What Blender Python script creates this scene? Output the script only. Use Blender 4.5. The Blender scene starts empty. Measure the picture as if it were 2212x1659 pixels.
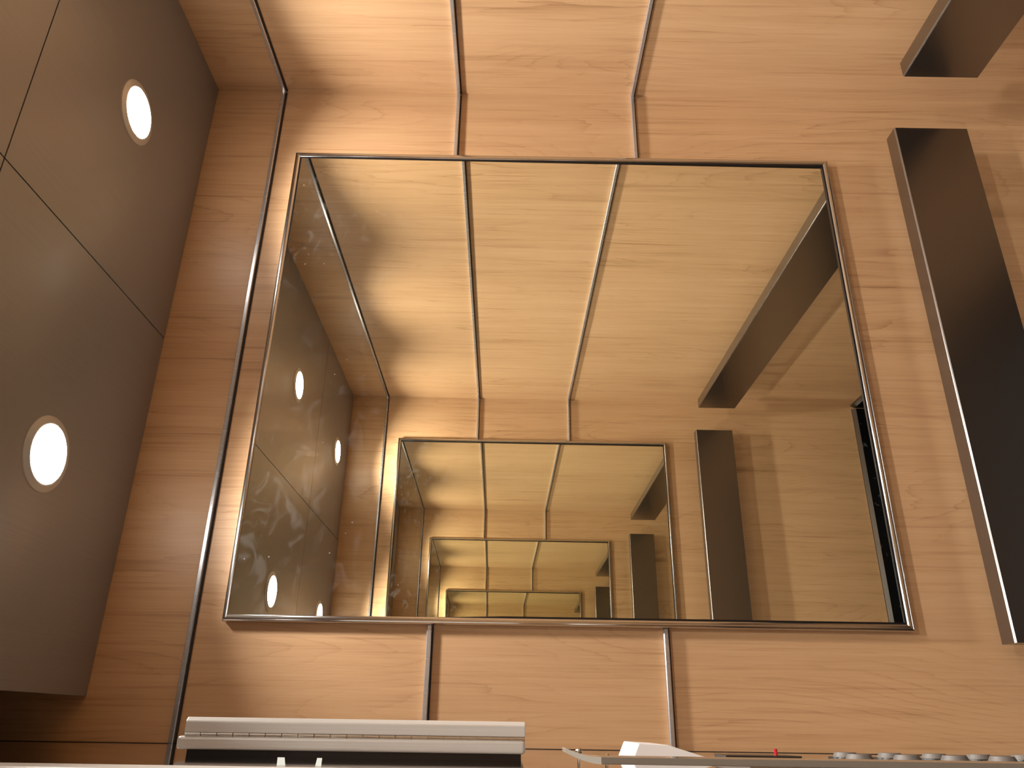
import bpy, bmesh, math
from mathutils import Vector, Matrix

S = 1.65      # one unit of the survey = car width between the two side walls
H = 2.25      # height of the hung ceiling above the floor
W = .7415 * S # depth from front return to back wall
D = S
def P(x, y, z): return Vector((x*S, y*S, H + z*S))
def Z(z): return H + z*S
SC = bpy.context.scene
COL = SC.collection

# ------------------------------------------------------------------ materials
def mat(name, base=(.5, .5, .5), rough=.5, metal=0., spec=.5, **kw):
    m = bpy.data.materials.new(name); m.use_nodes = True
    b = m.node_tree.nodes['Principled BSDF']
    b.inputs['Base Color'].default_value = (*base, 1)
    b.inputs['Roughness'].default_value = rough
    b.inputs['Metallic'].default_value = metal
    b.inputs['Specular IOR Level'].default_value = spec
    for k, v in kw.items(): b.inputs[k].default_value = v
    return m, m.node_tree.nodes, m.node_tree.links, b

def mnode(N, L, op, a, b=None, c=None):
    n = N.new('ShaderNodeMath'); n.operation = op
    for i, v in enumerate((a, b, c)):
        if v is None: continue
        if isinstance(v, (int, float)): n.inputs[i].default_value = v
        else: L.new(v, n.inputs[i])
    return n.outputs[0]

def wood():
    m, N, L, b = mat('beech_laminate', rough=.42, spec=.35)
    tc = N.new('ShaderNodeTexCoord'); sp = N.new('ShaderNodeSeparateXYZ')
    L.new(tc.outputs['Object'], sp.inputs[0])
    x, y, z = sp.outputs
    s = mnode(N, L, 'ADD', x, mnode(N, L, 'MULTIPLY', y, -1.0))
    # each board between two trims is cut from another place of the sheet
    row = mnode(N, L, 'ADD', mnode(N, L, 'GREATER_THAN', z, Z(-.3005)), mnode(N, L, 'GREATER_THAN', z, Z(-.517)))
    row = mnode(N, L, 'ADD', row, mnode(N, L, 'GREATER_THAN', z, Z(-.083)))
    s = mnode(N, L, 'ADD', s, mnode(N, L, 'MULTIPLY', row, 3.37))
    def noise(fs, fz, det=3, rough=.5, off=0):
        cv = N.new('ShaderNodeCombineXYZ')
        L.new(mnode(N, L, 'MULTIPLY', s, fs), cv.inputs[0])
        L.new(mnode(N, L, 'MULTIPLY', z, fz), cv.inputs[1])
        cv.inputs[2].default_value = off
        n = N.new('ShaderNodeTexNoise'); n.inputs['Scale'].default_value = 1
        n.inputs['Detail'].default_value = det; n.inputs['Roughness'].default_value = rough
        L.new(cv.outputs[0], n.inputs['Vector']); return n.outputs['Fac']
    warp = noise(3.6, .55, 2, .45, 3.1)
    fine = noise(330, 7, 3, .65, 1.0)
    streak = noise(150, 2.6, 2, .5, 21.0)
    mid = noise(42, 1.6, 3, .6, 5.0)
    broad = noise(7, .5, 2, .5, 9.0)
    # growth rings : contour lines of a stretched field
    ph = mnode(N, L, 'ADD', mnode(N, L, 'MULTIPLY', warp, 42), mnode(N, L, 'MULTIPLY', s, 38))
    ph = mnode(N, L, 'ADD', ph, mnode(N, L, 'MULTIPLY', mid, 1.6))
    fr = mnode(N, L, 'FRACT', ph)
    ring = mnode(N, L, 'POWER', fr, 9)
    amp = noise(9, 3.2, 2, .5, 14.0)
    ra = N.new('ShaderNodeMapRange'); ra.inputs[1].default_value = .42; ra.inputs[2].default_value = .68
    L.new(amp, ra.inputs[0])
    ring = mnode(N, L, 'MULTIPLY', ring, mnode(N, L, 'ADD', ra.outputs[0], .12))
    v = mnode(N, L, 'MULTIPLY', mnode(N, L, 'SUBTRACT', fine, .5), .55)
    v = mnode(N, L, 'ADD', v, mnode(N, L, 'MULTIPLY', mnode(N, L, 'SUBTRACT', mid, .5), .62))
    v = mnode(N, L, 'ADD', v, mnode(N, L, 'MULTIPLY', mnode(N, L, 'SUBTRACT', broad, .5), .40))
    v = mnode(N, L, 'ADD', v, mnode(N, L, 'MULTIPLY', ring, -.30))
    sr = N.new('ShaderNodeMapRange'); sr.inputs[1].default_value = .56; sr.inputs[2].default_value = .74
    L.new(streak, sr.inputs[0])
    v = mnode(N, L, 'ADD', v, mnode(N, L, 'MULTIPLY', sr.outputs[0], -.26))
    v = mnode(N, L, 'ADD', v, .57)
    cr = N.new('ShaderNodeValToRGB'); e = cr.color_ramp.elements
    e[0].position = .0; e[0].color = (.29, .150, .067, 1)
    e[1].position = 1; e[1].color = (.62, .40, .226, 1)
    k = cr.color_ramp.elements.new(.5); k.color = (.515, .308, .160, 1)
    L.new(v, cr.inputs[0]); L.new(cr.outputs[0], b.inputs['Base Color'])
    bp = N.new('ShaderNodeBump'); bp.inputs['Strength'].default_value = .06; bp.inputs['Distance'].default_value = .001
    L.new(fine, bp.inputs['Height']); L.new(bp.outputs[0], b.inputs['Normal'])
    return m

def brushed(name, base, rough, axis, metal=1., amt=.05, aniso=0.):
    """hairline metal, lines running along axis"""
    m, N, L, b = mat(name, base, rough, metal)
    tc = N.new('ShaderNodeTexCoord'); mp = N.new('ShaderNodeMapping')
    sc = [700, 700, 700]; sc[axis] = 6; mp.inputs['Scale'].default_value = sc
    L.new(tc.outputs['Object'], mp.inputs[0])
    n = N.new('ShaderNodeTexNoise'); n.inputs['Scale'].default_value = 1; n.inputs['Detail'].default_value = 2
    L.new(mp.outputs[0], n.inputs['Vector'])
    r = N.new('ShaderNodeMapRange'); r.inputs[3].default_value = rough-amt; r.inputs[4].default_value = rough+amt
    L.new(n.outputs['Fac'], r.inputs[0]); L.new(r.outputs[0], b.inputs['Roughness'])
    mx = N.new('ShaderNodeMixRGB'); mx.blend_type = 'MULTIPLY'; mx.inputs[1].default_value = (*base, 1)
    r2 = N.new('ShaderNodeMapRange'); r2.inputs[3].default_value = .88; r2.inputs[4].default_value = 1.08
    L.new(n.outputs['Fac'], r2.inputs[0]); L.new(r2.outputs[0], mx.inputs[2]); mx.inputs[0].default_value = 1
    L.new(mx.outputs[0], b.inputs['Base Color'])
    if aniso:
        b.inputs['Anisotropic'].default_value = aniso
        t = N.new('ShaderNodeCombineXYZ')
        t.inputs[axis].default_value = 1
        L.new(t.outputs[0], b.inputs['Tangent'])
    return m

WOOD = wood()
TRIM = brushed('trim_steel', (.56, .555, .57), .27, 2, amt=.01, metal=.8)
FRAME = mat('frame_steel', (.60, .59, .58), .15, 1.)[0]
RAILX = mat('rail_steel', (.30, .285, .275), .27, 1.)[0]
CEIL = brushed('ceiling_steel', (.30, .28, .262), .30, 1, amt=.03, metal=.5)
PANEL = brushed('front_steel', (.50, .455, .44), .05, 2, amt=.01)
RING = mat('ring_metal', (.60, .56, .50), .42, .6)[0]
DARKGAP = mat('dark_gap', (.012, .010, .009), .6)[0]
def kickmat():
    m, N, L, b = mat('black_kick', (.004, .004, .0045), .12, spec=.25)
    tc = N.new('ShaderNodeTexCoord'); n = N.new('ShaderNodeTexNoise'); n.inputs['Scale'].default_value = 38; n.inputs['Detail'].default_value = 6
    L.new(tc.outputs['Object'], n.inputs['Vector'])
    a = N.new('ShaderNodeMapRange'); a.inputs[1].default_value = .64; a.inputs[2].default_value = .8; a.inputs[4].default_value = .5
    L.new(n.outputs['Fac'], a.inputs[0])
    mx = N.new('ShaderNodeMixRGB'); mx.inputs[1].default_value = (.004, .004, .0045, 1); mx.inputs[2].default_value = (.3, .3, .3, 1)
    L.new(a.outputs[0], mx.inputs[0]); L.new(mx.outputs[0], b.inputs['Base Color']); return m
BLACK = kickmat()
KCAP = mat('kick_cap', (.22, .21, .20), .3, 1.)[0]
VOID = mat('shaft_dark', (.05, .045, .04), .8)[0]
FLOOR = mat('floor_stone', (.035, .032, .03), .45)[0]
WHITEP = mat('white_plastic', (.80, .78, .78), .35)[0]
ALU = brushed('painted_aluminium', (.66, .65, .63), .40, 2, amt=.04, metal=.25)
KNUC = brushed('hinge_steel', (.62, .58, .52), .28, 2, amt=.03)
RUB = mat('gasket', (.004, .004, .005), .3)[0]
PALE = mat('pale_mark', (.75, .85, .84), .4)[0]
ACR = mat('acrylic_edge', (.15, .125, .10), .16, 0., spec=.6)[0]
ACRT = mat('acrylic_tip', (.42, .40, .36), .08, 0., spec=.8)[0]
SCREW = mat('screw', (.75, .72, .66), .1, 1.)[0]
BTN = mat('button', (.17, .155, .145), .5, .3)[0]
BTNC = mat('button_collar', (.02, .018, .016), .3)[0]
RED = mat('red_lens', (.45, .012, .02), .15, spec=.8)[0]
FACE = brushed('faceplate_steel', (.42, .39, .35), .22, 2, amt=.03)
JAMB = mat('pale_jamb', (.82, .80, .77), .3)[0]
DOORM = brushed('door_steel', (.62, .60, .58), .28, 2, amt=.03)

def mirror_mat():
    m, N, L, b = mat('mirror_glass', (.865, .88, .785), .0, 1.)
    # wiped smears and specks on the glass, mostly along the upper edge
    tc = N.new('ShaderNodeTexCoord'); sp = N.new('ShaderNodeSeparateXYZ'); L.new(tc.outputs['Object'], sp.inputs[0])
    mp = N.new('ShaderNodeMapping'); mp.inputs['Scale'].default_value = (22, 22, 34); mp.inputs['Rotation'].default_value = (0, .5, 0)
    L.new(tc.outputs['Object'], mp.inputs[0])
    n = N.new('ShaderNodeTexNoise'); n.inputs['Scale'].default_value = 1; n.inputs['Detail'].default_value = 5; n.inputs['Distortion'].default_value = 1.2
    L.new(mp.outputs[0], n.inputs['Vector'])
    a = N.new('ShaderNodeMapRange'); a.inputs[1].default_value = .55; a.inputs[2].default_value = .78; L.new(n.outputs['Fac'], a.inputs[0])
    zz = N.new('ShaderNodeMapRange'); zz.inputs[1].default_value = .68; zz.inputs[2].default_value = 1.03; L.new(sp.outputs[2], zz.inputs[0])
    f = mnode(N, L, 'MULTIPLY', a.outputs[0], zz.outputs[0])
    v = N.new('ShaderNodeTexVoronoi'); v.inputs['Scale'].default_value = 36; L.new(tc.outputs['Object'], v.inputs['Vector'])
    d = mnode(N, L, 'MULTIPLY', mnode(N, L, 'LESS_THAN', v.outputs['Distance'], .04), .22)
    f = mnode(N, L, 'ADD', mnode(N, L, 'MULTIPLY', f, .055), mnode(N, L, 'MULTIPLY', d, zz.outputs[0]))
    df = N.new('ShaderNodeBsdfDiffuse'); df.inputs[0].default_value = (.75, .78, .8, 1)
    mx = N.new('ShaderNodeMixShader'); L.new(f, mx.inputs[0]); L.new(b.outputs[0], mx.inputs[1]); L.new(df.outputs[0], mx.inputs[2])
    L.new(mx.outputs[0], N['Material Output'].inputs[0])
    return m
MIRROR = mirror_mat()
def lens_mat():
    m, N, L, b = mat('lamp_lens', (.9, .9, .9), .4)
    b.inputs['Emission Color'].default_value = (1, .965, .92, 1)
    b.inputs['Emission Strength'].default_value = 36
    return m
LENS = lens_mat()

# ------------------------------------------------------------------ mesh helpers
def B(): return bmesh.new()
def box(bm, a, b):
    x0, y0, z0 = (min(a[i], b[i]) for i in range(3)); x1, y1, z1 = (max(a[i], b[i]) for i in range(3))
    v = [bm.verts.new(p) for p in ((x0,y0,z0),(x1,y0,z0),(x1,y1,z0),(x0,y1,z0),(x0,y0,z1),(x1,y0,z1),(x1,y1,z1),(x0,y1,z1))]
    for f in ((3,2,1,0),(4,5,6,7),(0,1,5,4),(1,2,6,5),(2,3,7,6),(3,0,4,7)): bm.faces.new([v[i] for i in f])
    return v
def obj(name, bm, m, parent=None, bev=0, seg=2, smooth=False):
    me = bpy.data.meshes.new(name)
    if bev: 
        bmesh.ops.bevel(bm, geom=bm.edges[:], offset=bev, segments=seg, profile=.5, affect='EDGES')
    bmesh.ops.recalc_face_normals(bm, faces=bm.faces[:])
    if parent is not None:
        bmesh.ops.translate(bm, verts=bm.verts[:], vec=-parent.matrix_basis.translation if parent.parent is None else -(parent.parent.matrix_basis.translation))
    bm.to_mesh(me); bm.free()
    if smooth:
        for p in me.polygons: p.use_smooth = True
    o = bpy.data.objects.new(name, me); COL.objects.link(o)
    me.materials.append(m)
    if parent is not None: o.parent = parent
    return o
def thing(name, label, cat, loc, group=None):
    o = bpy.data.objects.new(name, None); COL.objects.link(o)
    o.empty_display_size = .05
    o.location = loc; o['label'] = label; o['category'] = cat
    if group: o['group'] = group
    return o
def tag(o, label, cat, group=None):
    o['label'] = label; o['category'] = cat
    if group: o['group'] = group
    return o
def struct(name, bm, m, label=None, **k):
    o = obj(name, bm, m, **k); o['kind'] = 'structure'
    if label: o['label'] = label; o['category'] = name.split('.')[0].split('_')[0]
    return o
def sweep(bm, prof, a, b, u, v, ma=0, mb=0):
    """prism of profile prof[(p,q)] along a->b, p along u, q along v; ma/mb shift the ends by p*ma (mitres)"""
    a = Vector(a); b = Vector(b); u = Vector(u); v = Vector(v); d = (b-a).normalized()
    A = [bm.verts.new(a + u*p + v*q + d*(p*ma)) for p, q in prof]
    Bv = [bm.verts.new(b + u*p + v*q - d*(p*mb)) for p, q in prof]
    n = len(prof)
    bm.faces.new(A[::-1]); bm.faces.new(Bv)
    for i in range(n): bm.faces.new((A[i], A[(i+1) % n], Bv[(i+1) % n], Bv[i]))
def cyl(bm, c, axis, r, h, seg=32, r2=None):
    r2 = r if r2 is None else r2
    a = Vector(axis).normalized(); t = a.orthogonal().normalized(); s = a.cross(t)
    A, C2 = [], []
    for i in range(seg):
        q = 2*math.pi*i/seg; dd = t*math.cos(q)+s*math.sin(q)
        A.append(bm.verts.new(Vector(c)+dd*r)); C2.append(bm.verts.new(Vector(c)+a*h+dd*r2))
    bm.faces.new(A[::-1]); bm.faces.new(C2)
    for i in range(seg): bm.faces.new((A[i], A[(i+1)%seg], C2[(i+1)%seg], C2[i]))
def lathe(bm, c, prof, seg=64, closed=False):
    """prof [(r,z)] around the vertical axis"""
    rings = []
    for r, z in prof:
        if r < 1e-6: rings.append([bm.verts.new((c[0], c[1], c[2]+z))]); continue
        rings.append([bm.verts.new((c[0]+r*math.cos(2*math.pi*i/seg), c[1]+r*math.sin(2*math.pi*i/seg), c[2]+z)) for i in range(seg)])
    R = rings + ([rings[0]] if closed else [])
    for a, b in zip(R, R[1:]):
        for i in range(seg):
            j = (i+1) % seg
            if len(a) == 1: bm.faces.new((a[0], b[j], b[i]))
            elif len(b) == 1: bm.faces.new((a[i], a[j], b[0]))
            else: bm.faces.new((a[i], a[j], b[j], b[i]))

# ------------------------------------------------------------------ shell
TW = .03
TOPZ = H + .32
bm = B(); box(bm, (-.14, D, 0), (W+TW, D+TW, TOPZ)); struct('wall_left', bm, WOOD)
bm = B(); box(bm, (-.14, -TW, 0), (W+TW, 0, TOPZ)); struct('wall_right', bm, WOOD)
bm = B(); box(bm, (W, 0, 0), (W+TW, D, TOPZ)); struct('wall_back', bm, WOOD)
bm = B(); box(bm, (-.14, -TW, -.04), (W+TW, D+TW, 0)); struct('floor', bm, FLOOR)
# car roof above the hung ceiling
bm = B(); box(bm, (-.14, -TW, TOPZ), (W+TW, D+TW, TOPZ+.03)); struct('ceiling_roof', bm, VOID)
# front returns beside the door, and the transom above it
YR = .655*S
bm = B(); box(bm, (-.03, YR, 0), (0, D, TOPZ)); struct('wall_front', bm, PANEL)
bm = B(); box(bm, (-.03, 0, 0), (0, D-YR, TOPZ)); struct('wall_front', bm, PANEL)
bm = B(); box(bm, (-.03, D-YR, 2.1), (0, YR, TOPZ)); struct('wall_transom', bm, PANEL)
for yy in (D-.0022, .0002):
    bm = B(); box(bm, (.0001, yy, 0), (.0007, yy+.002, H+.2)); struct('trim_joint', bm, DARKGAP)
for ya, yb in ((YR-.05, YR), (D-YR, D-YR+.05)):  # off-white strip along each edge of the door opening
    bm = B(); box(bm, (-.028, ya, 0), (0, yb, 2.12)); struct('trim_jamb', bm, JAMB, bev=.001)
# sliding door leaves standing behind the returns
for i, (a, b2) in enumerate(((D-YR-.05, D/2-.001), (D/2+.001, YR+.05))):
    bm = B(); box(bm, (-.075, a, .005), (-.045, b2, 2.14))
    o = struct('door_%d' % (i+1), bm, DOORM, bev=.002)

# hung ceiling : nine tiles with hairline joints, in one mesh, open at the front edge
gx = [.037*S, .392*S, W-.0005]; gy = [.001, .289*S, .7112*S, D-.001]
bm = B(); g = .0011
for i in range(2):
    for j in range(3):
        box(bm, (gx[i]+(g if i else 0), gy[j]+(g if j else 0), H), (gx[i+1]-(g if i < 1 else 0), gy[j+1]-(g if j < 2 else 0), H+.012))
struct('ceiling', bm, CEIL)
bm = B(); box(bm, (gx[0]+.003, .004, H+.0125), (W-.004, D-.004, H+.02)); struct('ceiling_backing', bm, DARKGAP)

# kick plates
KZ = Z(-1.1996)
def kick(name, a, b, nrm):
    a = Vector(a); b = Vector(b); n = Vector(nrm)
    bm = B(); sweep(bm, [(0, 0), (.013, 0), (.013, KZ-.012), (.004, KZ-.001), (0, KZ-.001)], a, b, n, (0, 0, 1), 0, 0)
    o = struct(name, bm, BLACK)
    bm = B(); sweep(bm, [(0, KZ-.001), (.004, KZ-.001), (.013, KZ-.0125), (.0142, KZ-.012), (.006, KZ+.0015), (0, KZ+.0015)], a, b, n, (0, 0, 1))
    obj('cap_strip', bm, KCAP, o)
kick('baseboard_left', (.02, D, 0), (W-.02, D, 0), (0, -1, 0))
kick('baseboard_right', (.02, 0, 0), (W-.02, 0, 0), (0, 1, 0))
kick('baseboard_back', (W, .0, 0), (W, D, 0), (-1, 0, 0))

# ------------------------------------------------------------------ steel trims round the walls
TH = .0072; TP = .0080
n = 0
zs = [-.0828, -.3005, -.5166]
prof = [(0, -TH/2), (TP-.0012, -TH/2), (TP, -TH/2+.0012), (TP, TH/2-.0012), (TP-.0012, TH/2), (0, TH/2)]
mx0, mx1 = .1015*S, .6355*S
nx0, nx1 = .1015*S, .6327*S
for z in zs:
    zz = Z(z); mid = z < -.2
    for side in ('left', 'right', 'back'):
        runs = []
        if side == 'back': runs = [((W, 0, zz), (W, D, zz), (-1, 0, 0), TP)]
        else:
            yy, ny = (D, -1) if side == 'left' else (0, 1)
            a0, a1 = (mx0, mx1) if side == 'left' else (nx0, nx1)
            if mid: runs = [((0.0003, yy, zz), (a0-.0005, yy, zz), (0, ny, 0), 0), ((a1+.0005, yy, zz), (W-TP, yy, zz), (0, ny, 0), 0)]
            else: runs = [((0.0003, yy, zz), (W-TP, yy, zz), (0, ny, 0), 0)]
        for a, b, u, _ in runs:
            n += 1
            bm = B(); sweep(bm, prof, a, b, u, (0, 0, 1)); o = struct('trim_%d' % n, bm, TRIM)
            bm = B(); sweep(bm, [(0, -TH/2-.0026), (.0022, -TH/2-.0026), (.0022, -TH/2), (0, -TH/2)], a, b, u, (0, 0, 1)); obj('shadow_gap', bm, DARKGAP, o)

# ------------------------------------------------------------------ mirrors
def wall_mirror(label, yw, ny, x0, x1, z0, z1, off, ta, tb, group):
    """yw wall plane, ny inward, off mirror distance from the wall, ta/tb tilt about z and x"""
    xc, zc = (x0+x1)/2, (z0+z1)/2
    t = thing('wall_mirror', label, 'mirror', (xc, yw, z0), group)
    fw = .0108
    top = .0036
    pr = [(0, 0), (0, off-.001)] + [(fw*(.5-.5*math.cos(math.pi*i/10)), off-.001+(top+.001)*math.sin(math.pi*i/10)**.7) for i in range(1, 10)] + [(fw, off-.001), (fw, off-.004), (.006, 0)]
    n = Vector((0, ny, 0))
    segs = [((x0, yw, z0), (x1, yw, z0), (0, 0, 1)), ((x1, yw, z0), (x1, yw, z1), (-1, 0, 0)),
            ((x1, yw, z1), (x0, yw, z1), (0, 0, -1)), ((x0, yw, z1), (x0, yw, z0), (1, 0, 0))]
    for a, b, u in segs:
        bm = B(); sweep(bm, pr, a, b, u, n, 1, 1); obj('frame_strip', bm, FRAME, t)
    for a, b, u in segs:
        bm = B(); sweep(bm, [(fw-.001, off-.003), (fw-.001, off+.0016), (fw+.0022, off+.0012), (fw+.0022, off-.003)], a, b, u, n, 1, 1); obj('gasket', bm, RUB, t)
    e = .0045
    bm = B(); vs = box(bm, (x0+e, yw+ny*(off-.005), z0+e), (x1-e, yw+ny*off, z1-e))
    for v in bm.verts:   # leans a hair out of true
        v.co.y -= ta*(v.co.x-xc) + tb*(v.co.z-zc)
    obj('mirror_glass', bm, MIRROR, t)
OFF = .0103*S
wall_mirror('large steel-framed mirror on the wood wall beside the hinged box, nearest the viewer', D, -1, mx0, mx1, Z(-.7419), Z(-.1126), OFF, -.0020, .0035, 'wall mirrors')
wall_mirror('facing steel-framed mirror on the opposite wood wall, seen inside the large mirror', 0, 1, nx0, nx1, Z(-.744), Z(-.1172), OFF, .0076, -.0015, 'wall mirrors')

# ------------------------------------------------------------------ handrails
def rail(label, a, b, nrm):
    a = Vector(a); b = Vector(b); n = Vector(nrm); d = (b-a).normalized()
    t = thing('handrail', label, 'handrail', (a+b)/2, 'flat steel handrails on three walls')
    r0, r1 = .0317*S, .0512*S; z0, z1 = Z(-.8897), Z(-.8056)
    c = .0016
    pr = [(r0, z0), (r1-c, z0), (r1, z0+c), (r1, z1-c-.0006), (r1-.0006-c*.4, z1-c*.35), (r1-c-.0006, z1), (r0, z1)]
    bm = B(); sweep(bm, pr, a, b, n, (0, 0, 1)); bm.normal_update()
    o = obj('bar', bm, RAILX, t)
    L = (b-a).length
    for f in (.14, .86):
        p = a + d*L*f
        bm = B(); q = p+Vector((0, 0, (z0+z1)/2))
        cyl(bm, q, n, .011, r0+.001, 24); o = obj('bracket', bm, TRIM, t)
        bm = B(); cyl(bm, q, n, .024, .004, 32); obj('wall_flange', bm, TRIM, o)
    return t
rail('long flat steel handrail on the mirror wall, right of the large mirror', (.0893*S, D, 0), (.651*S, D, 0), (0, -1, 0))
rail('flat steel handrail on the back wall, cut by the top right corner', (W, .0889*S, 0), (W, .9111*S, 0), (-1, 0, 0))
rail('flat steel handrail on the opposite wall, seen only inside the large mirror', (.0893*S, 0, 0), (.651*S, 0, 0), (0, 1, 0))

# ------------------------------------------------------------------ downlights
POWER, SPREAD = 4.75, 122
LAMPS = [(.564, .850, 'round ceiling downlight nearest the back wall and the large mirror, upper left'),
         (.2126, .852, 'round ceiling downlight with the widest disc, left edge beside the large mirror wall'),
         (.5636, .465, 'round ceiling downlight in the middle row by the back wall, seen in the mirror'),
         (.2090, .460, 'round ceiling downlight in the middle row by the front, seen low in the mirror'),
         (.5621, .110, 'round ceiling downlight over the opposite handrail by the back wall, seen in the mirror'),
         (.2150, .112, 'round ceiling downlight over the opposite handrail by the front, seen at the mirror bottom')]
RO, RI = .0310*S, .0238*S
for x, y, lab in LAMPS:
    c = P(x, y, 0)
    t = thing('downlight', lab, 'ceiling light', c, 'round ceiling downlights')
    bm = B(); lathe(bm, c, [(RO, 0), (RO-.0005, -.0014), (RO-.003, -.0022), (RI+.0025, -.0040), (RI+.0008, -.0038), (RI+.0004, 0)], closed=True)
    obj('trim_ring', bm, RING, t, smooth=False)
    bm = B(); lathe(bm, c, [(RI, 0), (RI, -.0042), (RI*.8, -.0050), (0, -.0054)]); obj('lens', bm, LENS, t, smooth=True)
    ld = bpy.data.lights.new('downlight_beam', 'AREA'); ld.shape = 'DISK'; ld.size = RI*1.8; ld.energy = POWER; ld.spread = math.radians(SPREAD)
    ld.color = (1, .955, .89)
    lo = bpy.data.objects.new('downlight_beam', ld); COL.objects.link(lo); lo.location = (0, 0, -.0075); lo.parent = t

# ------------------------------------------------------------------ hinged box on the front return
def hinged_box():
    y = .755*S; z0, z1 = Z(-.3833), Z(-.1805); dep = .16
    t = thing('hinged_box', 'slim white box with a piano hinge on the front panel, at the bottom left', 'box', (0, y, z0))
    bm = B(); box(bm, (-.001, y+.004, z0+.004), (.0035*S, y+dep, z1-.010)); obj('gasket', bm, RUB, t)
    bm = B(); box(bm, (.0035*S, y, z0), (.0106*S, y+dep, z1)); obj('body', bm, ALU, t, bev=.0028, seg=3)
    # lid : chamfered outer lip
    bm = B(); sweep(bm, [(.0126*S, 0), (.0185*S, 0), (.0208*S, .004), (.0208*S, dep), (.0126*S, dep)], (0, y, z0), (0, y, z1-.006), (1, 0, 0), (0, 1, 0))
    obj('lid', bm, ALU, t, bev=.0008)
    bm = B(); box(bm, (.0104*S, y+.004, z0+.002), (.0128*S, y+dep-.004, z1-.004)); obj('hinge_leaf', bm, KNUC, t)
    nk = 21; L = (z1-.006-z0)/nk
    for i in range(nk):
        bm = B(); cyl(bm, (.0116*S, y+.0028, z0+i*L+.0004), (0, 0, 1), .0022, L-.0008, 20)
        obj('hinge_knuckle', bm, KNUC, t, smooth=False)
hinged_box()

# ------------------------------------------------------------------ car operating panel on the front return
def operating_panel():
    t = thing('operating_panel', 'steel car operating panel with buttons on the front panel, bottom right edge', 'control panel', (0, .72*S, Z(-.74)))
    y0, y1 = .70*S, .80*S
    bm = B(); box(bm, (-.001, y0, Z(-.95)), (.0022*S, y1, Z(-.4975))); obj('faceplate', bm, FACE, t, bev=.0006)
    bm = B(); box(bm, (.0020*S, .748*S, Z(-.5414)), (.0050*S, .775*S, Z(-.4978))); obj('display', bm, BTNC, t, bev=.0004)
    bm = B(); cyl(bm, (.0020*S, .752*S, Z(-.5279)), (1, 0, 0), .0016, .0066*S, 20); obj('indicator_lamp', bm, RED, t)
    k = 0
    for col, yy in enumerate((.728, .762)):
        for i in range(13):
            z = -.566 - i*.0262 - .006*col
            c = Vector((.0021*S, yy*S, Z(z)))
            bm = B(); cyl(bm, c, (1, 0, 0), .0165, .0026*S, 40, .0160); o = obj('button_collar', bm, BTNC, t)
            bm = B(); cyl(bm, c+Vector((.0020*S, 0, 0)), (1, 0, 0), .0125, .0030*S, 40, .0098); obj('button_cap', bm, BTN, o)
operating_panel()

# white angled cover
def cover():
    t = thing('angled_cover', 'white plastic wedge-shaped cover standing on the front panel above the buttons', 'cover', (0, .79*S, Z(-.495)))
    y0, y1 = .775*S, .84*S
    bm = B()
    sec = [(.0002, -.4480), (.0100*S, -.4525), (.0093*S, -.4700), (.0006*S+.002, -.4965), (.0002, -.4965)]
    sweep(bm, [(x, Z(z)) for x, z in sec], (0, y0, 0), (0, y1, 0), (1, 0, 0), (0, 0, 1))
    obj('shell', bm, WHITEP, t, bev=.0010)
cover()

# acrylic plate with its upper end curled out of the way, held off the wall by two screws
def plate():
    t = thing('notice_holder', 'clear edged acrylic plate with a curled end, running to the right along the bottom edge', 'sign holder', (0, .64*S, Z(-.8)))
    y0, y1 = .622*S, .645*S; th = .0028*S; xb = .0044*S
    bm = B(); box(bm, (xb, y0, Z(-.90)), (xb+th, y1, Z(-.4125))); obj('plate', bm, ACR, t, bev=.0006)
    pts = []
    for i in range(9):
        a = i/8; pts.append((xb + .0042*S*a**1.7, Z(-.4125) + .0150*S*a))
    bm = B(); rows = []
    for i, (x, z) in enumerate(pts):
        tt = th*(1-.35*i/8)
        rows.append([bm.verts.new(p) for p in ((x, y0, z), (x+tt, y0, z), (x+tt, y1, z), (x, y1, z))])
    for a, b in zip(rows, rows[1:]):
        for i in range(4): bm.faces.new((a[i], a[(i+1) % 4], b[(i+1) % 4], b[i]))
    bm.faces.new(rows[0][::-1]); bm.faces.new(rows[-1])
    obj('curled_end', bm, ACRT, t)
    for yy, z, x in ((.70, -.4096, .0064), (.69, -.4227, .0042)):
        bm = B(); cyl(bm, (0, yy*S, Z(z)), (1, 0, 0), .0012, x*S, 16)
        s = obj('screw', bm, SCREW, t)
        bm = B(); bmesh.ops.create_uvsphere(bm, u_segments=20, v_segments=12, radius=.0030, matrix=Matrix.Translation((x*S+.0012, yy*S, Z(z))))
        obj('screw_head', bm, SCREW, s, smooth=True)
plate()

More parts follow.
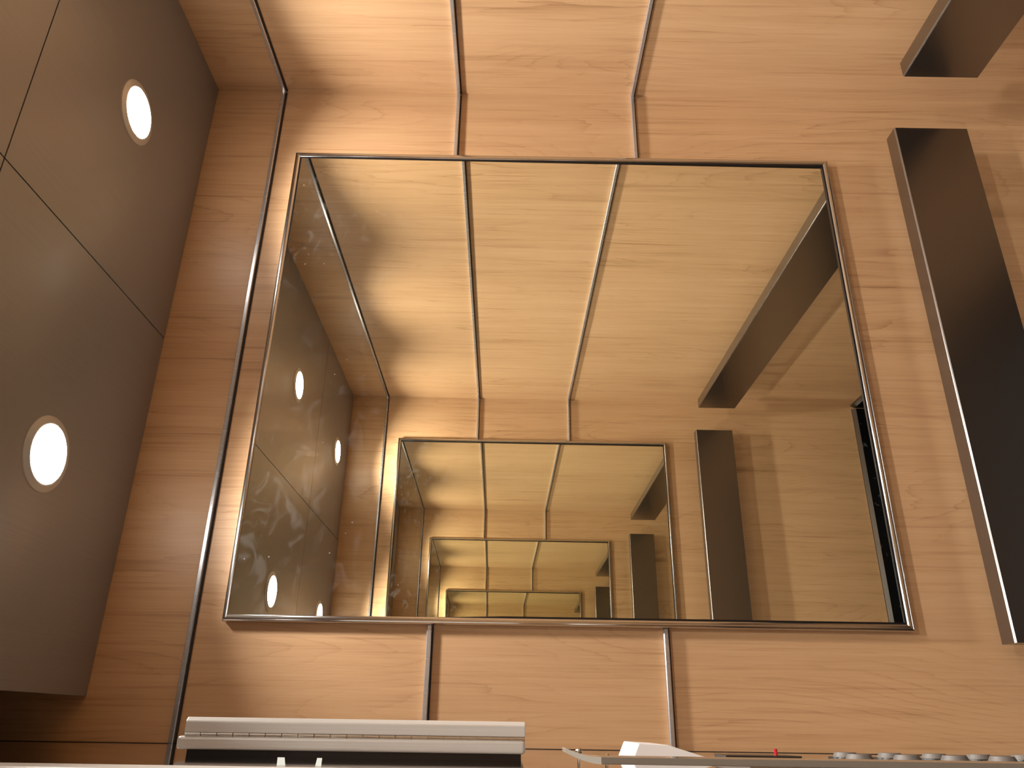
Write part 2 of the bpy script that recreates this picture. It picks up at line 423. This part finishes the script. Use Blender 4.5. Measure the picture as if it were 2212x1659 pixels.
for i, (za, zb, w) in enumerate(((-.2425, -.2650, .0040), (-.2650, -.2830, .0028))):  # two thin skewed pale strips lying flat on the front return
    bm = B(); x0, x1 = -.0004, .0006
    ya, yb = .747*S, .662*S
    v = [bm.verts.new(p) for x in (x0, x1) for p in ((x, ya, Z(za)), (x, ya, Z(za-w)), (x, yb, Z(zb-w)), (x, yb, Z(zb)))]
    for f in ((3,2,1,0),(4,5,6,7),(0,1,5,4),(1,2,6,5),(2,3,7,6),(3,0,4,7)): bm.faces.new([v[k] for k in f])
    o = obj('pale_strip', bm, PALE)
    tag(o, ('wider' if i == 0 else 'narrower') + ' pale strip on the front panel under the hinged box', 'pale_mark', 'pale strips under the hinged box')

# ------------------------------------------------------------------ world, camera, view
w = bpy.data.worlds.new('World'); SC.world = w; w.use_nodes = True
w.node_tree.nodes['Background'].inputs[0].default_value = (.02, .02, .02, 1)
w.node_tree.nodes['Background'].inputs[1].default_value = 1

R = [[0.014204171847816499, -0.007253043773503324, -0.9998728093403367], [-0.9153865546800393, 0.40226104337719926, -0.01592195000917069], [0.4023253621301113, 0.9154962841743852, -0.0009255537629590119]]
cam = bpy.data.cameras.new('camera'); co = bpy.data.objects.new('camera', cam); COL.objects.link(co)
M = Matrix.Identity(4)
for i in range(3):
    M[i][0] = R[0][i]; M[i][1] = -R[1][i]; M[i][2] = -R[2][i]
c = P(.01932892, .25807701, -.37180659)
M[0][3], M[1][3], M[2][3] = c
co.matrix_world = M
cam.sensor_width = 36; cam.lens = 1673.17/2212*36; cam.clip_start = .005
SC.camera = co
SC.view_settings.view_transform = 'Standard'; SC.view_settings.look = 'None'
SC.view_settings.gamma = 1; SC.view_settings.use_curve_mapping = False
SC.view_settings.exposure = 0.0
SC.render.engine = 'CYCLES'
cy = SC.cycles
cy.max_bounces = 18; cy.diffuse_bounces = 5; cy.glossy_bounces = 16; cy.transmission_bounces = 4
cy.caustics_reflective = True; cy.sample_clamp_indirect = 6; cy.blur_glossy = .3
cy.use_denoising = True
cy.use_adaptive_sampling = True; cy.adaptive_threshold = .015
